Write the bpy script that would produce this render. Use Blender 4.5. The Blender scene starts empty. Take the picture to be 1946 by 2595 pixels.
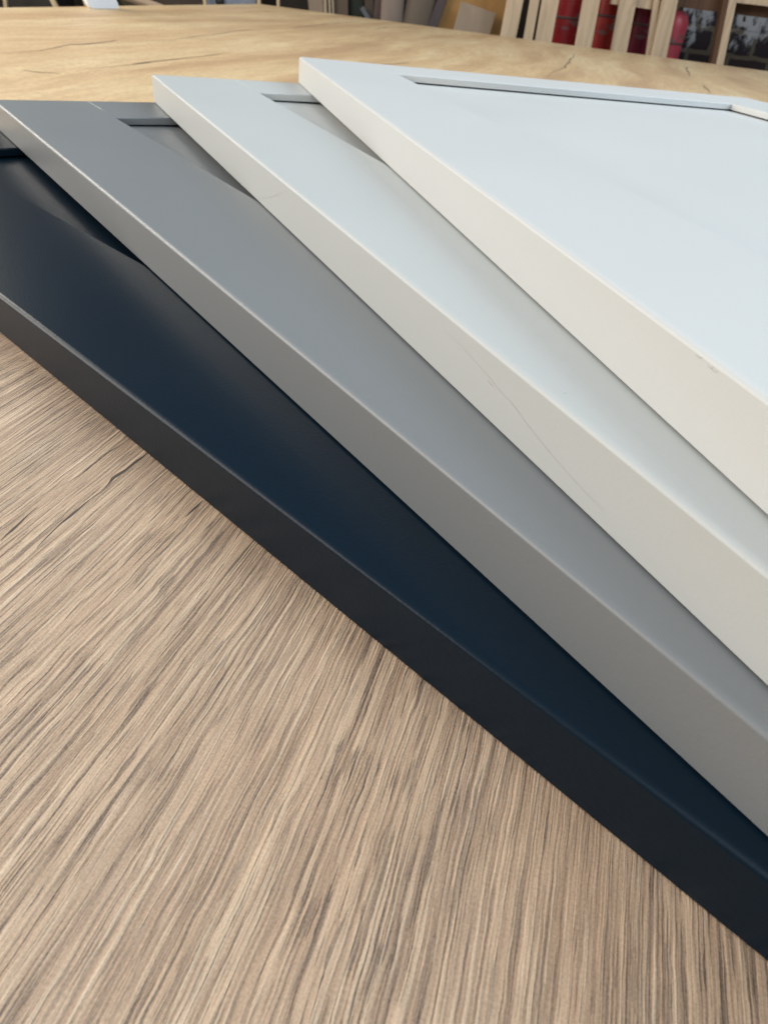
import bpy, bmesh, math, random
from mathutils import Vector, Matrix
random.seed(7)
S = bpy.context.scene
COL = S.collection
R = math.radians

# ------------------------------------------------------------------ camera
CAM_Z = 0.1372                       # lens height above the laminate board (board top is z = 0)
M = Matrix(((0.9927087757977329, 0.07152505389135397, 0.09702295151151272),
            (0.12053748982854437, -0.5890578009244273, -0.7990504494185028),
            (0.0, 0.8049192964738245, -0.5933842988857081)))      # rows: right, down, forward
F, CX, CY = 1806.08, 973.0, 1297.5
cd = bpy.data.cameras.new('camera'); cam = bpy.data.objects.new('camera', cd); COL.objects.link(cam)
rot = Matrix((M[0], -M[1], -M[2])).transposed()
cam.matrix_world = Matrix.Translation((0, 0, CAM_Z)) @ rot.to_4x4()
cd.sensor_fit = 'HORIZONTAL'; cd.sensor_width = 36; cd.lens = F/1946*36
cd.clip_start = 0.01; cd.clip_end = 60
cd.dof.use_dof = True; cd.dof.focus_distance = 0.22; cd.dof.aperture_fstop = 44
S.camera = cam
S.render.resolution_x = 767; S.render.resolution_y = 1024

# ------------------------------------------------------------------ light: open workshop, soft daylight
w = bpy.data.worlds.new('World'); S.world = w; w.use_nodes = True
bg = w.node_tree.nodes['Background']; bg.inputs[1].default_value = 1.0
_tc = w.node_tree.nodes.new('ShaderNodeTexCoord'); _sx = w.node_tree.nodes.new('ShaderNodeSeparateXYZ'); _cr = w.node_tree.nodes.new('ShaderNodeValToRGB')
w.node_tree.links.new(_tc.outputs['Generated'], _sx.inputs[0]); w.node_tree.links.new(_sx.outputs[2], _cr.inputs[0]); w.node_tree.links.new(_cr.outputs[0], bg.inputs[0])
for _p, _c in ((0.0, (.05, .045, .04)), (0.12, (.07, .07, .07)), (0.45, (.10, .115, .13)), (1.0, (.30, .36, .44))):
    _e = _cr.color_ramp.elements.new(_p) if _p not in (0.0, 1.0) else _cr.color_ramp.elements[0 if _p == 0 else -1]
    _e.color = (*_c, 1)
def area(name, loc, target, sx, sy, energy, color):
    l = bpy.data.lights.new(name, 'AREA'); l.shape = 'RECTANGLE'; l.size = sx; l.size_y = sy
    l.energy = energy; l.color = color
    o = bpy.data.objects.new(name, l); COL.objects.link(o); o.location = loc
    o.rotation_euler = (Vector(target)-Vector(loc)).to_track_quat('-Z', 'Y').to_euler(); return o
area('doorway_light', (-3.2, 0.45, 1.55), (0, 0.6, 0), 4.0, 2.3, 172, (1.0, 0.925, 0.84))
area('side_skylight', (2.7, 0.5, 2.4), (0, 0.6, 0), 3.2, 2.4, 140, (0.79, 0.905, 1.0))
area('overhead_fill', (0.6, -1.7, 3.1), (0, 0.5, 0), 4.4, 3.0, 72, (0.82, 0.91, 1.0))  # unseen cool fill, added overhead behind the camera to lift the tops
area('far_window', (-3.6, 4.2, 1.7), (0.2, 3.6, -0.2), 1.2, 1.2, 60, (1.0, 0.93, 0.80))
S.view_settings.view_transform = 'Standard'; S.view_settings.look = 'None'
S.view_settings.exposure = 0; S.view_settings.gamma = 1

# ------------------------------------------------------------------ helpers
def ray(px, py):
    return M.transposed() @ Vector(((px-CX)/F, (py-CY)/F, 1))
def on_z(px, py, z):
    v = ray(px, py); return Vector((0, 0, CAM_Z)) + v*((z-CAM_Z)/v.z)
def on_y(px, py, y):
    v = ray(px, py); return Vector((0, 0, CAM_Z)) + v*(y/v.y)
def tag(o, label=None, cat=None, group=None, kind=None):
    for k, v in (('label', label), ('category', cat), ('group', group), ('kind', kind)):
        if v: o[k] = v
    return o
def empty(name, loc, rz=0):
    o = bpy.data.objects.new(name, None); COL.objects.link(o); o.location = loc
    o.rotation_euler = (0, 0, rz); o.empty_display_size = 0.05; return o
def link(name, bm, mats, parent=None, smooth=False):
    bmesh.ops.recalc_face_normals(bm, faces=bm.faces)
    me = bpy.data.meshes.new(name); bm.to_mesh(me); bm.free()
    if not isinstance(mats, (list, tuple)): mats = [mats]
    for m in mats: me.materials.append(m)
    for p in me.polygons: p.use_smooth = smooth
    o = bpy.data.objects.new(name, me); COL.objects.link(o); o.parent = parent
    return o
def box(bm, x0, x1, y0, y1, z0, z1, mat=0):
    v = [bm.verts.new((x, y, z)) for z in (z0, z1) for x, y in ((x0, y0), (x1, y0), (x1, y1), (x0, y1))]
    for f in ((3, 2, 1, 0), (4, 5, 6, 7), (0, 1, 5, 4), (1, 2, 6, 5), (2, 3, 7, 6), (3, 0, 4, 7)):
        bm.faces.new([v[i] for i in f]).material_index = mat
def bevel_mod(o, width, seg=3, angle=40):
    m = o.modifiers.new('bevel', 'BEVEL'); m.width = width; m.segments = seg
    m.limit_method = 'ANGLE'; m.angle_limit = R(angle)
    wn = o.modifiers.new('weighted_normal', 'WEIGHTED_NORMAL'); wn.weight = 100
    for p in o.data.polygons: p.use_smooth = True

# node helpers
class NT:
    def __init__(s, name):
        s.m = bpy.data.materials.new(name); s.m.use_nodes = True; s.t = s.m.node_tree
        s.b = s.t.nodes['Principled BSDF']
    def n(s, typ, **kw):
        nd = s.t.nodes.new(typ)
        for k, v in kw.items(): setattr(nd, k, v)
        return nd
    def l(s, a, b): s.t.links.new(a, b)
    def val(s, inp, v):
        if hasattr(v, 'is_output') or isinstance(v, bpy.types.NodeSocket): s.l(v, inp)
        else: inp.default_value = v
    def obj(s): return s.n('ShaderNodeTexCoord').outputs['Object']
    def math(s, op, a, b=0.0, c=0.0, clamp=False):
        nd = s.n('ShaderNodeMath', operation=op, use_clamp=clamp)
        s.val(nd.inputs[0], a); s.val(nd.inputs[1], b); s.val(nd.inputs[2], c); return nd.outputs[0]
    def vmul(s, v, vec):
        nd = s.n('ShaderNodeVectorMath', operation='MULTIPLY'); s.val(nd.inputs[0], v); s.val(nd.inputs[1], vec); return nd.outputs[0]
    def vadd(s, v, vec):
        nd = s.n('ShaderNodeVectorMath', operation='ADD'); s.val(nd.inputs[0], v); s.val(nd.inputs[1], vec); return nd.outputs[0]
    def noise(s, v, scale=1.0, detail=2.0, rough=0.5, dist=0.0, color=False):
        nd = s.n('ShaderNodeTexNoise'); s.l(v, nd.inputs['Vector']); nd.inputs['Scale'].default_value = scale
        nd.inputs['Detail'].default_value = detail; nd.inputs['Roughness'].default_value = rough
        nd.inputs['Distortion'].default_value = dist
        return nd.outputs['Color' if color else 'Fac']
    def ramp(s, f, stops, interp='LINEAR'):
        nd = s.n('ShaderNodeValToRGB'); s.val(nd.inputs[0], f); cr = nd.color_ramp; cr.interpolation = interp
        while len(cr.elements) < len(stops): cr.elements.new(0.5)
        for e, (p, c) in zip(cr.elements, stops):
            e.position = p; e.color = (c, c, c, 1) if isinstance(c, (int, float)) else (*c, 1)
        return nd.outputs[0]
    def mix(s, f, a, b, mode='MIX'):
        nd = s.n('ShaderNodeMix', data_type='RGBA', blend_type=mode)
        s.val(nd.inputs[0], f); 
        for i, x in ((6, a), (7, b)):
            if isinstance(x, tuple): x = (*x, 1) if len(x) == 3 else x
            s.val(nd.inputs[i], x)
        return nd.outputs[2]
    def bump(s, h, strength, dist, normal=None):
        nd = s.n('ShaderNodeBump'); nd.inputs['Strength'].default_value = strength
        nd.inputs['Distance'].default_value = dist; s.val(nd.inputs['Height'], h)
        if normal is not None: s.l(normal, nd.inputs['Normal'])
        return nd.outputs[0]
    def done(s, color, rough, normal=None, spec=0.5):
        if isinstance(color, tuple): color = (*color, 1)
        s.val(s.b.inputs['Base Color'], color); s.val(s.b.inputs['Roughness'], rough)
        s.b.inputs['Specular IOR Level'].default_value = spec
        if normal is not None: s.l(normal, s.b.inputs['Normal'])
        return s.m

def plain(name, color, rough=0.6, spec=0.4, var=0.12, scale=30.0, streak=None):
    t = NT(name); co = t.obj()
    if streak: co = t.vmul(co, streak)
    f = t.noise(co, scale, 5, 0.6)
    c0 = tuple(c*(1-var) for c in color); c1 = tuple(min(1, c*(1+var)) for c in color)
    return t.done(t.ramp(f, [(0.3, c0), (0.7, c1)]), rough, t.bump(f, 0.15, 0.001), spec)

def laminate_brown():
    t = NT('brown_oak_laminate'); co = t.obj()
    low = t.noise(t.vmul(co, (6, 1.6, 1)), 1, 2, 0.5, color=True)
    fine = t.noise(t.vmul(co, (90, 40, 1)), 1, 3, 0.6, color=True)
    off = t.vadd(t.vmul(t.vadd(low, (-.5, -.5, -.5)), (0.045, 0, 0)), t.vmul(t.vadd(fine, (-.5, -.5, -.5)), (0.0017, 0, 0)))
    c = t.vadd(co, off)
    n1 = t.noise(t.vmul(c, (520, 6.5, 1)), 1, 4, 0.68)           # broad fibres
    n2 = t.noise(t.vmul(c, (1600, 15, 1)), 1, 3, 0.65)          # hair-fine fibres
    n4 = t.noise(t.vmul(c, (950, 16, 9)), 1, 2, 0.6)           # thin dark grooves
    band = t.noise(t.vmul(c, (26, 2.5, 1)), 1, 3, 0.5)
    warm = t.noise(t.vmul(c, (45, 4, 5)), 1, 3, 0.5)
    pore = t.noise(t.vmul(c, (1300, 60, 3)), 1, 2, 0.5)
    calm = t.ramp(t.noise(t.vmul(c, (17, 4, 7)), 1, 2, 0.5), [(0.40, 0.45), (0.58, 1.0)])
    grit = t.noise(t.vmul(co, (2500, 1600, 1)), 1, 2, 0.65)
    col = t.mix(t.ramp(n1, [(0.37, 0.0), (0.50, 0.5), (0.62, 1.0)]), (0.36, 0.235, 0.152), (0.68, 0.485, 0.32))
    col = t.mix(t.ramp(warm, [(0.4, 0.0), (0.7, 0.6)]), col, (0.44, 0.285, 0.175))
    col = t.mix(t.ramp(band, [(0.45, 0.0), (0.72, 0.35)]), col, (0.38, 0.275, 0.195))
    col = t.mix(t.ramp(n2, [(0.36, 0.8), (0.46, 0.0)]), col, (0.14, 0.09, 0.062))
    col = t.mix(t.ramp(n2, [(0.54, 0.0), (0.66, 0.65)]), col, (0.78, 0.63, 0.46))
    gm = t.math('MULTIPLY', t.ramp(n4, [(0.37, 1.0), (0.41, 0.0)]), calm)
    pm = t.math('MULTIPLY', t.ramp(pore, [(0.60, 0.0), (0.67, 1.0)]), calm)
    col = t.mix(t.math('MULTIPLY', gm, 0.65), col, (0.085, 0.060, 0.050))
    col = t.mix(t.math('MULTIPLY', pm, 0.6), col, (0.085, 0.062, 0.055))
    col = t.mix(0.22, col, t.ramp(grit, [(0.35, (0.14, 0.09, 0.06)), (0.65, (0.66, 0.50, 0.35))]))
    h = t.math('ADD', t.math('MULTIPLY', n1, 0.9), t.math('MULTIPLY', n2, 0.95))
    h = t.math('SUBTRACT', h, t.math('MULTIPLY', pm, 0.35))
    h = t.math('SUBTRACT', h, t.math('MULTIPLY', gm, 0.45))
    h = t.math('MULTIPLY', h, t.math('ADD', t.math('MULTIPLY', calm, 0.6), 0.4))
    nrm = t.bump(h, 1.0, 0.0014)
    nrm = t.bump(grit, 0.6, 0.00018, nrm)
    return t.done(col, t.math('ADD', t.math('MULTIPLY', n2, 0.25), 0.42), nrm, 0.4)

def laminate_blonde():
    t = NT('blonde_oak_laminate'); co = t.obj()
    low = t.noise(t.vmul(co, (1.7, 0.8, 1)), 1, 3, 0.55, color=True)
    c = t.vadd(co, t.vmul(t.vadd(low, (-.5, -.5, -.5)), (0.24, 0.1, 0)))
    b1 = t.noise(t.vmul(c, (9, 1.0, 1)), 1, 4, 0.55)
    b2 = t.noise(t.vmul(c, (70, 7, 1)), 1, 5, 0.6)
    b3 = t.noise(t.vmul(c, (260, 60, 1)), 1, 3, 0.6)
    col = t.ramp(b1, [(0.33, (0.56, 0.365, 0.20)), (0.5, (0.73, 0.515, 0.285)), (0.68, (0.83, 0.65, 0.385))])
    col = t.mix(t.math('MULTIPLY', t.ramp(b2, [(0.35, 1.0), (0.6, 0.0)]), 0.35), col, (0.40, 0.265, 0.145))
    col = t.mix(t.math('MULTIPLY', t.ramp(b3, [(0.4, 1.0), (0.62, 0.0)]), 0.34), col, (0.38, 0.25, 0.13))
    h = t.math('ADD', b2, b3)
    return t.done(col, 0.45, t.bump(h, 0.5, 0.0012), 0.4)

def paint(name, color, rough, specks=0.0, speck_col=(0.6, 0.6, 0.62)):
    t = NT(name); co = t.obj()
    peel = t.noise(co, 900, 2, 0.5); soft = t.noise(co, 9, 2, 0.5); dust = t.noise(co, 2300, 1, 0.5)
    c0 = tuple(x*0.955 for x in color); c1 = tuple(min(1, x*1.045) for x in color)
    col = t.mix(t.math('ADD', t.math('MULTIPLY', soft, 0.7), t.math('MULTIPLY', dust, 0.3)), c0, c1)
    if specks:
        v = t.n('ShaderNodeTexVoronoi'); t.l(t.vmul(t.vadd(co, t.vmul(t.noise(co, 2500, 1, 0.5, color=True), (.0006, .0006, 0))), (1, 1, 0)), v.inputs['Vector'])
        v.inputs['Scale'].default_value = 75
        ge = t.n('ShaderNodeNewGeometry'); gs = t.n('ShaderNodeSeparateXYZ'); t.l(ge.outputs['Normal'], gs.inputs[0])
        sep = t.n('ShaderNodeSeparateColor'); t.l(v.outputs['Color'], sep.inputs[0])
        near = t.math('LESS_THAN', v.outputs['Distance'], t.math('MULTIPLY_ADD', sep.outputs[1], 0.014, 0.010))
        keep = t.math('MULTIPLY', t.math('LESS_THAN', sep.outputs[0], specks), t.math('GREATER_THAN', gs.outputs[2], 0.98))
        col = t.mix(t.math('MULTIPLY', near, keep), col, speck_col)
    rg = t.math('ADD', t.math('MULTIPLY', soft, 0.06), rough-0.03)
    return t.done(col, rg, t.bump(peel, 0.12, 0.0004), 0.5)

def pine(name, tone=(0.60, 0.45, 0.30)):
    t = NT(name); co = t.obj(); 
    n = t.noise(t.vmul(co, (30, 30, 2.2)), 1, 5, 0.6, 0.4); k = t.noise(t.vmul(co, (11, 11, 5)), 1, 2, 0.5)
    col = t.ramp(n, [(0.3, tuple(c*0.72 for c in tone)), (0.55, tone), (0.75, tuple(min(1, c*1.18) for c in tone))])
    col = t.mix(t.ramp(k, [(0.68, 0.0), (0.76, 0.7)]), col, (0.19, 0.12, 0.07))
    return t.done(col, 0.7, t.bump(n, 0.4, 0.002), 0.3)

MAT = {}
MAT['brown'] = laminate_brown(); MAT['blonde'] = laminate_blonde()
MAT['edge'] = plain('laminate_edge', (0.42, 0.32, 0.22), 0.6)
MAT['crack'] = plain('printed_crack', (0.26, 0.17, 0.11), 0.6, var=0.3, scale=60)
MAT['groove'] = plain('dark_wood_groove', (0.075, 0.055, 0.045), 0.6, var=0.3, scale=300)
MAT['navy'] = paint('navy_satin_paint', (0.0036, 0.0108, 0.0195), 0.33, 0.30, (0.22, 0.25, 0.28))
MAT['navy'].node_tree.nodes['Principled BSDF'].inputs['Specular IOR Level'].default_value = 0.17
MAT['grey'] = paint('mid_grey_satin_paint', (0.182, 0.192, 0.196), 0.42, 0.015, (0.8, 0.8, 0.8))
MAT['pale'] = paint('pale_grey_satin_paint', (0.452, 0.468, 0.455), 0.50, 0.03, (0.12, 0.12, 0.12))
MAT['white'] = paint('off_white_satin_paint', (0.525, 0.535, 0.522), 0.50, 0.02, (0.3, 0.3, 0.3))
MAT['pencil'] = plain('graphite_mark', (0.32, 0.31, 0.29), 0.5)
MAT['pine'] = pine('pine_wood'); MAT['pine_pale'] = pine('pale_pine_wood', (0.60, 0.46, 0.28))
MAT['pine_side'] = pine('shaded_brown_wood', (0.13, 0.07, 0.04))  # dark copy of the pine: side and under-beam shade put into its colour

# ------------------------------------------------------------------ setting: floor and walls
FLOOR = -0.90
bm = bmesh.new(); box(bm, -9, 9, -5, 9, FLOOR-0.1, FLOOR)
tag(link('floor', bm, plain('concrete', (0.16, 0.145, 0.13), 0.8, scale=3)), kind='structure')

def brick_mat():
    t = NT('dark_brick_with_lime'); co = t.obj()
    sw = t.n('ShaderNodeSeparateXYZ'); t.l(co, sw.inputs[0]); cb = t.n('ShaderNodeCombineXYZ')
    t.l(sw.outputs[0], cb.inputs[0]); t.l(sw.outputs[2], cb.inputs[1])
    wob = t.vadd(cb.outputs[0], t.vmul(t.noise(co, 9, 2, 0.5, color=True), (0.03, 0.03, 0)))
    br = t.n('ShaderNodeTexBrick'); t.l(wob, br.inputs['Vector']); br.inputs['Scale'].default_value = 1.0
    br.inputs['Brick Width'].default_value = 0.26; br.inputs['Row Height'].default_value = 0.125
    br.inputs['Mortar Size'].default_value = 0.014; br.inputs['Mortar Smooth'].default_value = 0.2
    br.inputs['Color1'].default_value = (0.012, 0.013, 0.022, 1); br.inputs['Color2'].default_value = (0.035, 0.022, 0.022, 1)
    br.inputs['Mortar'].default_value = (0.12, 0.098, 0.07, 1)
    s1 = t.noise(t.vmul(co, (7.5, 1, 3.6)), 1, 6, 0.68, 0.8)
    z = t.math('MULTIPLY_ADD', sw.outputs[2], 0.75, -0.03)
    lime = t.ramp(t.math('ADD', s1, z), [(0.56, 0.0), (0.62, 1.0)])
    col = t.mix(t.math('MULTIPLY', lime, 0.85), br.outputs['Color'], (0.42, 0.42, 0.43))
    h = t.math('ADD', t.math('MULTIPLY', br.outputs['Fac'], -1.0), lime)
    return t.done(col, 0.8, t.bump(h, 0.6, 0.01), 0.3)
bm = bmesh.new(); box(bm, 0.95, 7, 5.45, 5.75, FLOOR, 2.6)
tag(link('brick_wall', bm, brick_mat()), 'dark brick wall streaked with white lime behind the wooden slats', 'wall')
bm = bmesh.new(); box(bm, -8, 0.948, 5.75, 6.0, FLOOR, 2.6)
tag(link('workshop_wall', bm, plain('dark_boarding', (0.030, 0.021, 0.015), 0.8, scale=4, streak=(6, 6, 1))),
    'dark brown workshop wall behind the stored boards', 'wall')

# ------------------------------------------------------------------ table with blonde oak laminate sheet
ZB = -0.0185
c0, c1, c2 = on_z(-260, 21.5, ZB), on_z(657, 8.5, ZB), on_z(2300, 226, ZB)
GR = R(-10)                                  # grain of the blonde sheet: local y
tbl = empty('worktop_table', (0.3, 1.6, FLOOR), GR)
inv = (Matrix.Translation((0.3, 1.6, FLOOR)) @ Matrix.Rotation(GR, 4, 'Z')).inverted()
poly = [c0, c1, c2, Vector((2.7, -0.9, ZB)), Vector((-1.45, -0.9, ZB))]
bm = bmesh.new()
top = [bm.verts.new(inv @ p) for p in poly]; bot = [bm.verts.new(inv @ (p-Vector((0, 0, 0.036)))) for p in poly]
bm.faces.new(top); bm.faces.new(bot[::-1])
for i in range(5): bm.faces.new((top[i], top[i-1], bot[i-1], bot[i])).material_index = 1
# printed cracks of the laminate: thin tapered marks flush on the sheet
def crack(pts, wid, zz=ZB+0.0004, step=0.03, jit=0.28):
    P = [on_z(x, y, zz) for x, y in pts]
    Q = []
    for a, b in zip(P, P[1:]):
        n = max(2, int((b-a).length/step))
        for k in range(n): Q.append(a.lerp(b, k/n))
    Q.append(P[-1]); N = len(Q); L = []; Rr = []
    ph = [random.uniform(0, 6.28) for _ in range(4)]
    for i, q in enumerate(Q):
        d = (Q[min(i+1, N-1)]-Q[max(i-1, 0)]).normalized(); s = Vector((-d.y, d.x, 0))
        ww = wid*(0.12+math.sin(math.pi*(i+0.3)/N)**1.5)*(0.65+0.25*math.sin(i*0.9+ph[0])+0.1*random.random())
        j = s*(math.sin(i*0.55+ph[1])+0.6*math.sin(i*1.3+ph[2])+0.4*random.uniform(-1, 1))*wid*jit
        L.append(bm.verts.new(inv @ (q+j+s*ww/2))); Rr.append(bm.verts.new(inv @ (q+j-s*ww/2)))
    for i in range(N-1): bm.faces.new((L[i], L[i+1], Rr[i+1], Rr[i])).material_index = 2
crack([(0, 134), (100, 127), (180, 110), (260, 107)], .004)
crack([(172, 111), (215, 110), (300, 101)], .012)
crack([(300, 102), (430, 100), (505, 90), (600, 77), (700, 68)], .005)
crack([(198, 175), (290, 166), (380, 156), (440, 149), (591, 131)], .006)
crack([(330, 161), (400, 153)], .009)
crack([(55, 176), (90, 180), (150, 184)], .006)
crack([(700, 73), (800, 62), (880, 55), (915, 52)], .008)
crack([(960, 161), (1010, 160), (1040, 157)], .009)
crack([(1383, 194), (1405, 180), (1432, 168), (1458, 133)], .008)
crack([(1737, 165), (1742, 178), (1750, 194)], .010)
crack([(1782, 213), (1790, 224), (1800, 235)], .008)
crack([(940, 75), (985, 66), (1030, 68)], .006)
link('tabletop', bm, [MAT['blonde'], MAT['edge'], MAT['crack']], tbl)
for lx, ly in ((-1.2, -2.2), (1.9, -2.1), (-1.1, 2.2), (1.0, 1.6)):
    bm = bmesh.new(); box(bm, lx-.05, lx+.05, ly-.05, ly+.05, 0, 0.845); link('leg', bm, MAT['pine'], tbl)
tag(tbl, 'large workshop table topped with a golden blonde oak sheet with dark cracks', 'table')

# ------------------------------------------------------------------ brown oak laminate board under the doors
AZ = R(-13.2)
bm = bmesh.new(); box(bm, -0.62, 0.55, -1.05, 0.0, -0.018, 0.0)
inv = (Matrix.Translation((-0.06, 0.44, 0)) @ Matrix.Rotation(AZ, 4, 'Z')).inverted()
crack([(378, 1143), (340, 1172), (290, 1212), (262, 1240)], .0016, .00005, .002, .18)
crack([(265, 1238), (215, 1275), (180, 1305), (130, 1350), (93, 1388)], .0009, .00005, .002, .18)
crack([(330, 1110), (270, 1150), (200, 1205), (140, 1240)], .0005, .00005, .002, .18)
crack([(95, 1285), (40, 1335), (0, 1370)], .0009, .00005, .002, .18)
crack([(515, 1268), (500, 1283), (470, 1310)], .0008, .00005, .002, .18)
o = link('laminate_board', bm, [MAT['brown'], MAT['brown'], MAT['groove']]); o.location = (-0.06, 0.44, 0); o.rotation_euler = (0, 0, AZ)
tag(o, 'brown grooved oak laminate board lying beneath the fan of cabinet doors', 'board')
bevel_mod(o, 0.0006, 2)

# ------------------------------------------------------------------ shaker doors
T, WD, WS, LEN, REC, GAP = 0.0193, 0.4610, 0.0694, 0.716, 0.0062, 0.0012
def profile_part(name, prof, l0, l1, axis, mat, parent, weights, endw, xf):
    """extrude a closed (s, z) profile from l0 to l1; weights: long-edge bevel in mm per profile point"""
    bm = bmesh.new(); n = len(prof)
    A = [bm.verts.new(xf(s, l0, z)) for s, z in prof]; B = [bm.verts.new(xf(s, l1, z)) for s, z in prof]
    bm.faces.new(A); bm.faces.new(B[::-1])
    for i in range(n): bm.faces.new((A[i], B[i], B[(i+1) % n], A[(i+1) % n]))
    lay = bm.edges.layers.float.new('bevel_weight_edge')
    for i in range(n):
        e = bm.edges.get((A[i], B[i])); e[lay] = weights[i]/2.0
        for vs, ww in ((A, endw[0]), (B, endw[1])):
            e = bm.edges.get((vs[i], vs[(i+1) % n]))
            if prof[i][1] > T-1e-4 and prof[(i+1) % n][1] > T-1e-4: e[lay] = ww/2.0
    o = link(name, bm, mat, parent, True)
    m = o.modifiers.new('bevel', 'BEVEL'); m.width = 0.002; m.segments = 6; m.limit_method = 'WEIGHT'
    wn = o.modifiers.new('weighted_normal', 'WEIGHTED_NORMAL'); wn.weight = 100; wn.thresh = 0.001
    return o
def make_door(name, mat, foot=0.15):
    root = empty(name, (0, 0, 0)); pz = T-REC; hx, hy = WD/2, LEN/2
    def prof(wd): 
        return [(0, 0), (wd, 0), (wd, pz-.006), (wd-.008, pz-.006), (wd-.008, pz+GAP), (wd, pz+GAP), (wd, T), (0, T)]
    sw = [foot, 0.15, 0, 0, 0, 0.15, 0.85, 2.2]
    profile_part('stile', prof(WS), -LEN, 0, 'y', mat, root, sw, (1.2, 1.2), lambda s, l, z: (s-hx, l+hy, z))
    profile_part('stile', prof(WS), -LEN, 0, 'y', mat, root, sw, (1.2, 1.2), lambda s, l, z: (hx-s, l+hy, z))
    rw = [0.15, 0.15, 0, 0, 0, 0.15, 1.6, 1.2]
    e = WS+0.0001
    profile_part('rail', prof(WS), e, WD-e, 'x', mat, root, rw, (0.55, 0.55), lambda s, l, z: (l-hx, hy-s, z))
    profile_part('rail', prof(WS), e, WD-e, 'x', mat, root, rw, (0.55, 0.55), lambda s, l, z: (l-hx, s-hy, z))
    bm = bmesh.new(); q = WS-0.0075; box(bm, q-hx, hx-q, q-hy, hy-q, pz-.0058, pz); link('panel', bm, mat, root)
    return root
DOORS = [(-0.41731, 0.49259, 0.85642, 'navy', 'dark navy shaker cabinet door at the bottom of the fanned stack, on brown board'),
         (-0.32787, 0.58873, 0.66558, 'grey', 'mid grey shaker cabinet door resting directly on the dark navy door'),
         (-0.23082, 0.66376, 0.49009, 'pale', 'pale grey shaker cabinet door between the mid grey and the off white doors'),
         (-0.11993, 0.72095, 0.31372, 'white', 'off white shaker cabinet door on top of the fanned stack')]
door_roots = []
for i, (x, y, a, m, lab) in enumerate(DOORS):
    r_ = make_door('cabinet_door', MAT[m], 0.7 if i == 0 else 0.15)
    off = Matrix.Rotation(a, 3, 'Z') @ Vector((WD/2, -LEN/2, 0))
    r_.location = (x+off.x, y+off.y, 0.0003+0.02*i); r_.rotation_euler = (0, 0, a)
    tag(r_, lab, 'cabinet door', 'shaker cabinet doors fanned out in a stack'); door_roots.append(r_)

# hairline marks on the painted faces (thin raised ribbons on the door they mark)
def mark(i, pts, wid, face='front', name='pencil_mark'):
    x, y, a, m, lab = DOORS[i]; bmm = bmesh.new()
    nrm = Vector((-math.cos(a), -math.sin(a), 0)) if face == 'front' else Vector((0, 0, 1))
    O = Vector((x, y, 0.02*i+T+0.0003)) + nrm*0.00006
    P = []
    for px, py in pts:
        v = ray(px, py); C = Vector((0, 0, CAM_Z)); P.append(C+v*((O-C).dot(nrm)/v.dot(nrm)))
    rt = door_roots[i]; iv = (Matrix.Translation(rt.location) @ Matrix.Rotation(a, 4, 'Z')).inverted()
    L = []; Q = []
    for k, p in enumerate(P):
        d = (P[min(k+1, len(P)-1)]-P[max(k-1, 0)]).normalized(); s = d.cross(nrm)
        ww = wid*(0.35+0.65*math.sin(math.pi*(k+0.5)/len(P)))
        L.append(bmm.verts.new(iv @ (p+s*ww/2))); Q.append(bmm.verts.new(iv @ (p-s*ww/2)))
    for k in range(len(P)-1): bmm.faces.new((L[k], L[k+1], Q[k+1], Q[k]))
    link(name, bmm, MAT['pencil'], rt)
mark(2, [(1125, 836), (1160, 868), (1240, 955), (1262, 985), (1300, 1025), (1335, 1074), (1365, 1112), (1400, 1155), (1440, 1200), (1480, 1245), (1530, 1295)], .0001)
mark(2, [(1236, 965), (1246, 975), (1250, 980)], .0002)
mark(2, [(655, 503), (675, 501), (700, 495), (716, 487)], .00013)
for pts in ([(1760, 889), (1766, 893), (1773, 900)], [(1772, 897), (1778, 896)], [(1792, 917), (1799, 924), (1806, 931)], [(1808, 934), (1816, 932)], [(1800, 925), (1806, 921)]):
    mark(3, [(x_+2, y_+9) for x_, y_ in pts], .00011)
mark(2, [(1428, 997), (1431, 995), (1435, 997)], .0002, 'top')

# ------------------------------------------------------------------ things standing beyond the table
def bar_geom(bm, p0, p1, wid, dep, mat=0, up=0.0, down=0.0):
    d = (p1-p0).normalized(); p0 = p0-d*down; p1 = p1+d*up
    s = Vector((1, 0, 0)); s = (s-d*s.dot(d)).normalized(); n = d.cross(s)
    v = []
    for p in (p0, p1):
        for a, b in ((-.5, 0), (.5, 0), (.5, 1), (-.5, 1)):
            v.append(bm.verts.new(p+s*a*wid-n*b*dep*(-1 if n.y > 0 else 1)))
    for f in ((3, 2, 1, 0), (4, 5, 6, 7), (0, 1, 5, 4), (1, 2, 6, 5), (2, 3, 7, 6), (3, 0, 4, 7)):
        bm.faces.new([v[i] for i in f]).material_index = mat
def upright(l0, r0, yb, l1, r1, yt, Y, dep, up=0.5, floor=FLOOR):
    """board between two edges seen at row yb (l0..r0) and yt (l1..r1), at distance Y; runs down to the floor"""
    a, b = on_y(l0, yb, Y), on_y(r0, yb, Y); c, d = on_y(l1, yt, Y), on_y(r1, yt, Y)
    p0, p1 = (a+b)/2, (c+d)/2; dn = (p0.z-floor)/max(0.2, (p1-p0).normalized().z)
    return p0, p1, ((b-a).length+(d-c).length)/2, dn
def local(bm, loc):
    for v in bm.verts: v.co -= loc
def board(name, label, cat, mat, args, dep, up=0.5, group=None, parent=None, bev=0.003):
    p0, p1, wd, dn = upright(*args, dep); bm = bmesh.new()
    bar_geom(bm, p0, p1, wd, dep, 0, up, dn)
    if parent is None:
        base = Vector((p0.x, p0.y, FLOOR)); local(bm, base); o = link(name, bm, mat); o.location = base; tag(o, label, cat, group)
    else:
        local(bm, parent.location); o = link(name, bm, mat, parent)
    bevel_mod(o, bev, 2); return o

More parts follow.
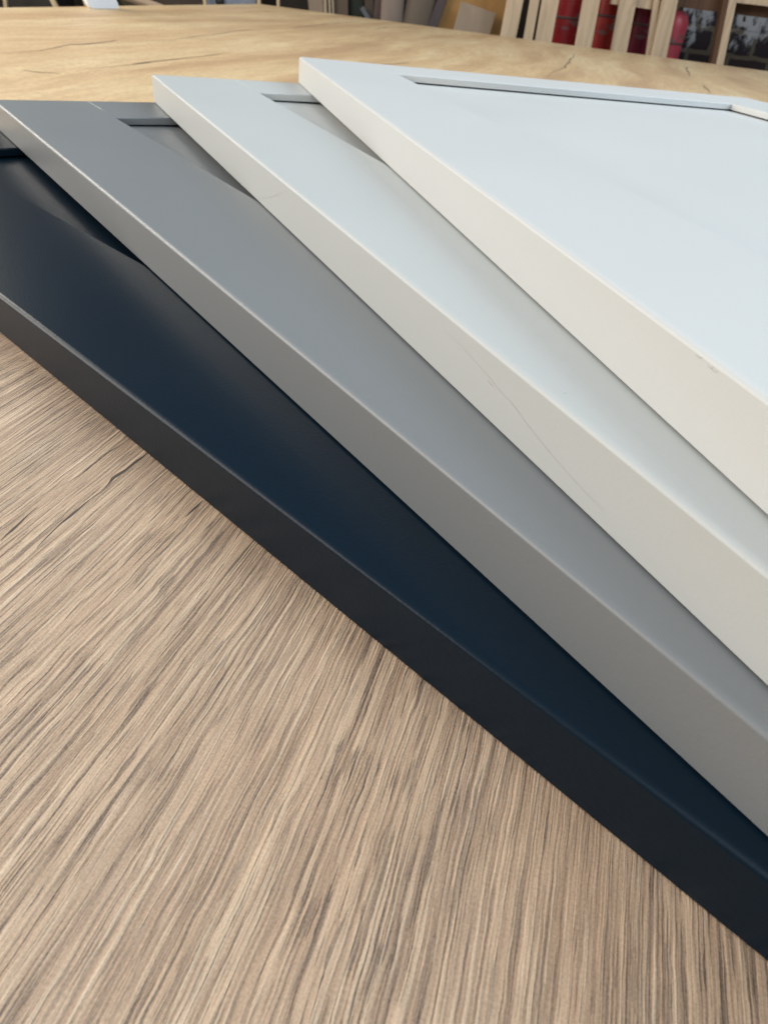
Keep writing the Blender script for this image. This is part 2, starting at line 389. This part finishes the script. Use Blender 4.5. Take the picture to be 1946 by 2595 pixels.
# pallets standing on edge
YS = 4.75
pal = empty('wooden_pallet', (0.62, YS, FLOOR))
tag(pal, 'upright pine pallet of pale slats in front of the red cylinders', 'pallet')
for args in ((1266, 1307, 97, 1285, 1326, 0, YS), (1326, 1349, 100, 1343, 1367, 0, YS), (1355, 1397, 108, 1373, 1417, 0, YS),
             (1457, 1498, 118, 1476, 1522, 0, YS), (1545, 1589, 133, 1571, 1612, 3, YS+.03),
             (1636, 1652, 140, 1657, 1672, 3, YS+.03), (1649, 1688, 148, 1677, 1719, 0, YS)):
    board('slat', '', '', MAT['pine'], args, 0.022, 0.45, parent=pal)
bm = bmesh.new()
a, b = on_y(1552, -6, YS+.06), on_y(1690, 13, YS+.06)
bar_geom2 = None
def rail_geom(bm, a, b, hgt, dep):
    d = (b-a).normalized(); n = Vector((0, 0, 1)); n = (n-d*n.dot(d)).normalized(); q = d.cross(n)
    if q.y < 0: q = -q
    v = []
    for p in (a, b):
        for s, t_ in ((-.5, 0), (.5, 0), (.5, 1), (-.5, 1)): v.append(bm.verts.new(p+n*s*hgt+q*t_*dep))
    for f in ((3, 2, 1, 0), (4, 5, 6, 7), (0, 1, 5, 4), (1, 2, 6, 5), (2, 3, 7, 6), (3, 0, 4, 7)): bm.faces.new([v[i] for i in f])
rail_geom(bm, a, b, 0.05, 0.05); local(bm, pal.location); link('crossbar', bm, MAT['pine'], pal)
bm = bmesh.new(); a = Vector((0.42, YS+.024, -0.55)); rail_geom(bm, a, a+Vector((1.05, 0, 0)), 0.09, 0.05); local(bm, pal.location); link('crossbar', bm, MAT['pine'], pal)
bm = bmesh.new(); a = Vector((0.52, YS+.024, 0.75)); rail_geom(bm, a, a+Vector((1.05, 0, 0)), 0.09, 0.05); local(bm, pal.location); link('crossbar', bm, MAT['pine'], pal)

fr = empty('timber_frame', (1.55, YS, FLOOR))
tag(fr, 'rough timber frame with one pale post standing before the brick wall', 'frame')
board('post', '', '', MAT['pine'], (1816, 1833, 163, 1848, 1868, 0, YS), 0.03, 0.45, parent=fr)
board('post_side', '', '', MAT['pine_side'], (1803, 1816, 160, 1833, 1848, 0, YS+.012), 0.06, 0.45, parent=fr)  # dark side of the pale post, its shade painted as a brown strip
bm = bmesh.new(); rail_geom(bm, on_y(1862, -9, YS+.005), on_y(2150, 24, YS+.005), 0.045, 0.04); local(bm, fr.location); link('beam', bm, MAT['pine'], fr)
bm = bmesh.new(); rail_geom(bm, on_y(1722, -6, YS+.10), on_y(2150, 48, YS+.10), 0.075, 0.05); local(bm, fr.location); link('beam', bm, MAT['pine_side'], fr)  # dark top piece, run on rightwards as painted shadow under the pale beam

# red gas cylinders
def red_mat(name, c):
    t = NT(name); co = t.obj(); n = t.noise(co, 9, 5, 0.65); s = t.noise(t.vmul(co, (10, 10, 26)), 1, 4, 0.6)
    col = t.mix(t.ramp(n, [(0.35, 0.0), (0.7, 1.0)]), tuple(x*0.75 for x in c), tuple(x*1.15 for x in c))
    col = t.mix(t.ramp(s, [(0.55, 0.0), (0.62, 0.75)]), col, (0.15, 0.11, 0.10))
    return t.done(col, 0.42, t.bump(n, 0.2, 0.002), 0.5)
def cylinder(px, py, Y, rad, topz, mat, label):
    p = on_y(px, py, Y); root = empty('gas_cylinder', (p.x, p.y, FLOOR)); H = topz-FLOOR
    def lathe(name, prof, m):
        bm = bmesh.new(); n = 40; rings = []
        for r_, z in prof: rings.append([bm.verts.new((r_*math.cos(2*math.pi*k/n), r_*math.sin(2*math.pi*k/n), z)) for k in range(n)])
        for A, B in zip(rings, rings[1:]):
            for k in range(n): bm.faces.new((A[k], A[(k+1) % n], B[(k+1) % n], B[k]))
        bm.faces.new(rings[0][::-1]); bm.faces.new(rings[-1]); link(name, bm, m, root, True)
    prof = [(rad*.8, 0), (rad, .02), (rad, H-rad*1.05)]
    for k in range(1, 9):
        u = k/9*math.pi/2; prof.append((rad*(0.25+.75*math.cos(u)), H-rad*1.05+rad*1.05*math.sin(u)))
    lathe('body', prof, mat)
    lathe('valve', [(rad*.2, H-.02), (rad*.3, H), (rad*.3, H+.05), (rad*.12, H+.055), (rad*.12, H+.09)], MAT['steel'])
    lathe('band', [(rad*.9, H-rad*2.3), (rad*1.012, H-rad*2.3+.001), (rad*1.012, H-rad*2.3+.014), (rad*.9, H-rad*2.3+.015)], MAT['band'])
    tag(root, label, 'gas cylinder', 'red steel cylinders behind the pallet slats')
MAT['steel'] = plain('dull_steel', (0.22, 0.21, 0.20), 0.45); MAT['band'] = plain('worn_grey_band', (0.11, 0.065, 0.06), 0.6)
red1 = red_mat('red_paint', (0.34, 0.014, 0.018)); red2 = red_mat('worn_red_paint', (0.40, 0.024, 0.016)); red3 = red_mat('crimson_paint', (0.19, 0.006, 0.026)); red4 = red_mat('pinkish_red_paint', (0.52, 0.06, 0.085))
cylinder(1432, 60, YS+.20, .098, .30, red1, 'scuffed red cylinder, the leftmost one, behind the third and fourth pallet slats')
cylinder(1528, 70, YS+.24, .085, .30, red2, 'bright red cylinder with a dark scar between the two wide slats')
cylinder(1622, 80, YS+.26, .085, .28, red3, 'dark crimson cylinder behind the short middle slat')
cylinder(1702, 90, YS+.20, .070, on_y(1728, 24, YS+.20).z, red4, 'pinkish red round-topped cylinder standing clear beside the brick wall')

# boards and cardboard stored between pallet and left corner
Yc = 5.0
cb = lambda n, c, **k: plain(n, c, 0.75, 0.25, scale=12, streak=(1, 1, .3), **k)
board('fibreboard_sheet', 'pale brown striped fibreboard standing between dark gap and brown panel', 'board', cb('pale_fibre', (0.27, 0.205, 0.15)), (783, 820, 28, 780, 818, 0, Yc), .03)
for k, (l, r_) in enumerate(((821, 828), (833, 838), (842, 846))):
    board('wood_batten', ['wider pale batten right of the striped fibreboard', 'middle thin pale batten right of the striped fibreboard', 'thinnest pale batten beside the dark brown panel'][k], 'batten',
          cb('batten_tone', (0.42, 0.33, 0.23)), (l, r_, 28, l-1, r_-1, 0, Yc-.01), .02, group='battens beside the fibreboard', bev=.001)
board('plywood_offcut', 'brown plywood strip right of the thin battens', 'board', cb('brown_ply', (0.13, 0.092, 0.066)), (846, 881, 32, 844, 882, 0, Yc+.02), .03)
board('green_panel', 'very dark green panel in the gap', 'panel', plain('dark_green_paint', (0.010, 0.014, 0.008), 0.5), (886, 920, 38, 886, 922, 0, Yc+.06), .03)
board('metal_offcut', 'small grey blue metal piece leaning out of the dark gap', 'metal offcut', plain('grey_blue_metal', (0.10, 0.11, 0.12), 0.5), (924, 937, 42, 912, 921, 17, Yc-.02), .02, up=0.0)
board('brown_board', 'narrow dark brown board left of the plum coloured board', 'board', cb('dark_panel', (0.075, 0.055, 0.043)), (926, 948, 44, 922, 948, 0, Yc+.03), .03)
board('plum_board', 'plum brown narrow board beside the broad taupe cardboard', 'board', cb('plum_tone', (0.105, 0.072, 0.066)), (946, 964, 47, 950, 967, 0, Yc+.01), .03)
def roll(name, label, mat, l0, r0, yb, l1, r1, yt, Y):
    p0, p1, wd, dn = upright(l0, r0, yb, l1, r1, yt, Y, .1); d = (p1-p0).normalized(); p0 = p0-d*dn; p1 = p1+d*.5
    bm = bmesh.new(); n = 32; s = Vector((1, 0, 0)); s = (s-d*s.dot(d)).normalized(); q = d.cross(s); A = []; B = []
    for k in range(n):
        o = (s*math.cos(2*math.pi*k/n)+q*math.sin(2*math.pi*k/n)*.55)*wd/2
        A.append(bm.verts.new(p0+o)); B.append(bm.verts.new(p1+o))
    for k in range(n): bm.faces.new((A[k], A[(k+1) % n], B[(k+1) % n], B[k]))
    bm.faces.new(A); bm.faces.new(B); base = Vector((p0.x, p0.y, FLOOR)); local(bm, base)
    o = link(name, bm, mat, None, True); o.location = base; tag(o, label, 'cardboard', 'curved cardboard sheets standing behind the table')
roll('cardboard_roll', 'lighter taupe curved cardboard, left of the two broad ones', cb('taupe_card', (0.20, 0.155, 0.125)), 963, 1021, 52, 967, 1024, 0, Yc-.02)
roll('cardboard_roll', 'darker olive taupe curved cardboard, right of the two broad ones', cb('olive_card', (0.135, 0.105, 0.078)), 1022, 1086, 60, 1026, 1108, 0, Yc)
board('purple_board', 'dark purplish board leaning against the orange sheet', 'board', cb('purple_tone', (0.085, 0.066, 0.066)), (1084, 1108, 65, 1108, 1132, 0, Yc-.03), .03)
board('orange_sheet', 'orange brown wooden sheet leaning behind the small cardboard piece', 'board', cb('orange_wood', (0.42, 0.235, 0.085)), (1106, 1268, 80, 1130, 1290, 0, Yc+.02), .02)
board('cardboard_piece', 'square taupe cardboard piece in front of the orange sheet', 'cardboard', cb('card_square', (0.33, 0.255, 0.185)), (1149, 1240, 82, 1165, 1262, 17, Yc-.08), .012, up=0.0)

# left corner: thin strips, white board, machine panel
Yl = 4.95
board('gap_slab', 'dark grey slab filling the shaded gap between the first two strips', 'dark slab', plain('dark_gap_tone', (0.026, 0.023, 0.019), 0.6), (17, 142, 24, 14, 132, 0, Yl+.2), .3)  # dark slab added to paint the shade in the gap behind the strips
strip_l = ['pale strip nearest the left end of the photo, standing upright', 'pale strip leaning left between dark grey slab and black gap',
           'pale strip leaning against the left side of the white board', 'pale curved strip at the left of the blue grey panel',
           'pale strip at the table corner, right of the blue grey panel', 'short tan strip just right of the table corner']
for k, args in enumerate(((9, 18, 21, 7, 16, 0, Yl), (137, 149, 21, 126, 139, 0, Yl), (217, 226, 21, 209, 219, 0, Yl),
                          (516, 524, 16, 514, 522, 0, Yl), (652, 660, 10, 651, 660, 0, Yl), (701, 708, 14, 701, 708, 0, Yl))):
    board('wood_strip', strip_l[k], 'wood strip', MAT['pine_pale'], args, .02, group='pale strips beyond the far edge of the table')
p = [on_z(229, 20.6, ZB), on_z(305, 20.6, ZB)]
dirx = (p[1]-p[0]); Lw = dirx.length; dirx.normalize(); Yw = p[0].y
upv = (on_y(219, 0, Yw)-on_y(229, 20.6, Yw)).normalized(); nrm = dirx.cross(upv).normalized()
bm = bmesh.new(); rr = Lw*.09; out = []
hgt = .34
for cx_, cz_, a0 in ((rr, rr, 180), (Lw-rr, rr, 270), (Lw-rr, hgt-rr, 0), (rr, hgt-rr, 90)):
    for k in range(6):
        an = R(a0+k*18); out.append((cx_+rr*math.cos(an), cz_+rr*math.sin(an)))
A = [bm.verts.new(dirx*u+upv*v_) for u, v_ in out]; B = [bm.verts.new(dirx*u+upv*v_+nrm*(-.008)) for u, v_ in out]
bm.faces.new(A); bm.faces.new(B[::-1])
for k in range(len(A)): bm.faces.new((A[k-1], A[k], B[k], B[k-1]))
o = link('white_board', bm, plain('white_plastic', (0.86, 0.86, 0.86), 0.5, var=.02)); o.location = p[0]+Vector((0, 0, .0005))
tag(o, 'bright white board with rounded corners standing on the far table edge', 'board')
board('brown_plank', 'tan plank with rounded end sloping down to the table edge', 'plank', cb('tan_plank', (0.40, 0.29, 0.20)), (372, 396, 14, 338, 358, 0, 4.9), .04, up=.25, bev=.02)
board('olive_bag', 'dark olive bundle right of the white board', 'bundle', plain('olive_cloth', (0.055, 0.045, 0.022), 0.9), (312, 352, 20, 300, 340, 0, Yl+.15), .15, bev=.03)
mp = empty('machine_panel', (-0.9, Yl+.02, FLOOR))
tag(mp, 'blue grey metal machine panel with a dark round knob', 'machine panel')
board('plate', '', '', plain('blue_grey_metal', (0.20, 0.225, 0.28), 0.45), (526, 650, 15, 525, 648, 0, Yl+.06), .02, parent=mp)
pk = on_y(558, 1, Yl+.06); bm = bmesh.new()
bmesh.ops.create_cone(bm, cap_ends=True, segments=28, radius1=.024, radius2=.021, depth=.03, matrix=Matrix.Translation(pk-mp.location-Vector((0, .016, 0))) @ Matrix.Rotation(R(90), 4, 'X'))
link('knob', bm, plain('dark_rubber', (0.03, 0.028, 0.026), 0.6), mp, True)
board('backdrop_slab', 'very dark brown slab standing in for the backdrop between tan plank and blue grey panel', 'cabinet', plain('backdrop_brown', (0.045, 0.030, 0.020), 0.6, streak=(1, 1, 12)), (396, 516, 20, 392, 516, 0, Yl+.25), .3)  # dark slab added where only the dark backdrop shows
board('dark_cabinet', 'black brown cabinet right of the table corner', 'cabinet', plain('black_walnut', (0.020, 0.014, 0.009), 0.6), (709, 784, 22, 709, 782, 0, Yc+.2), .3)
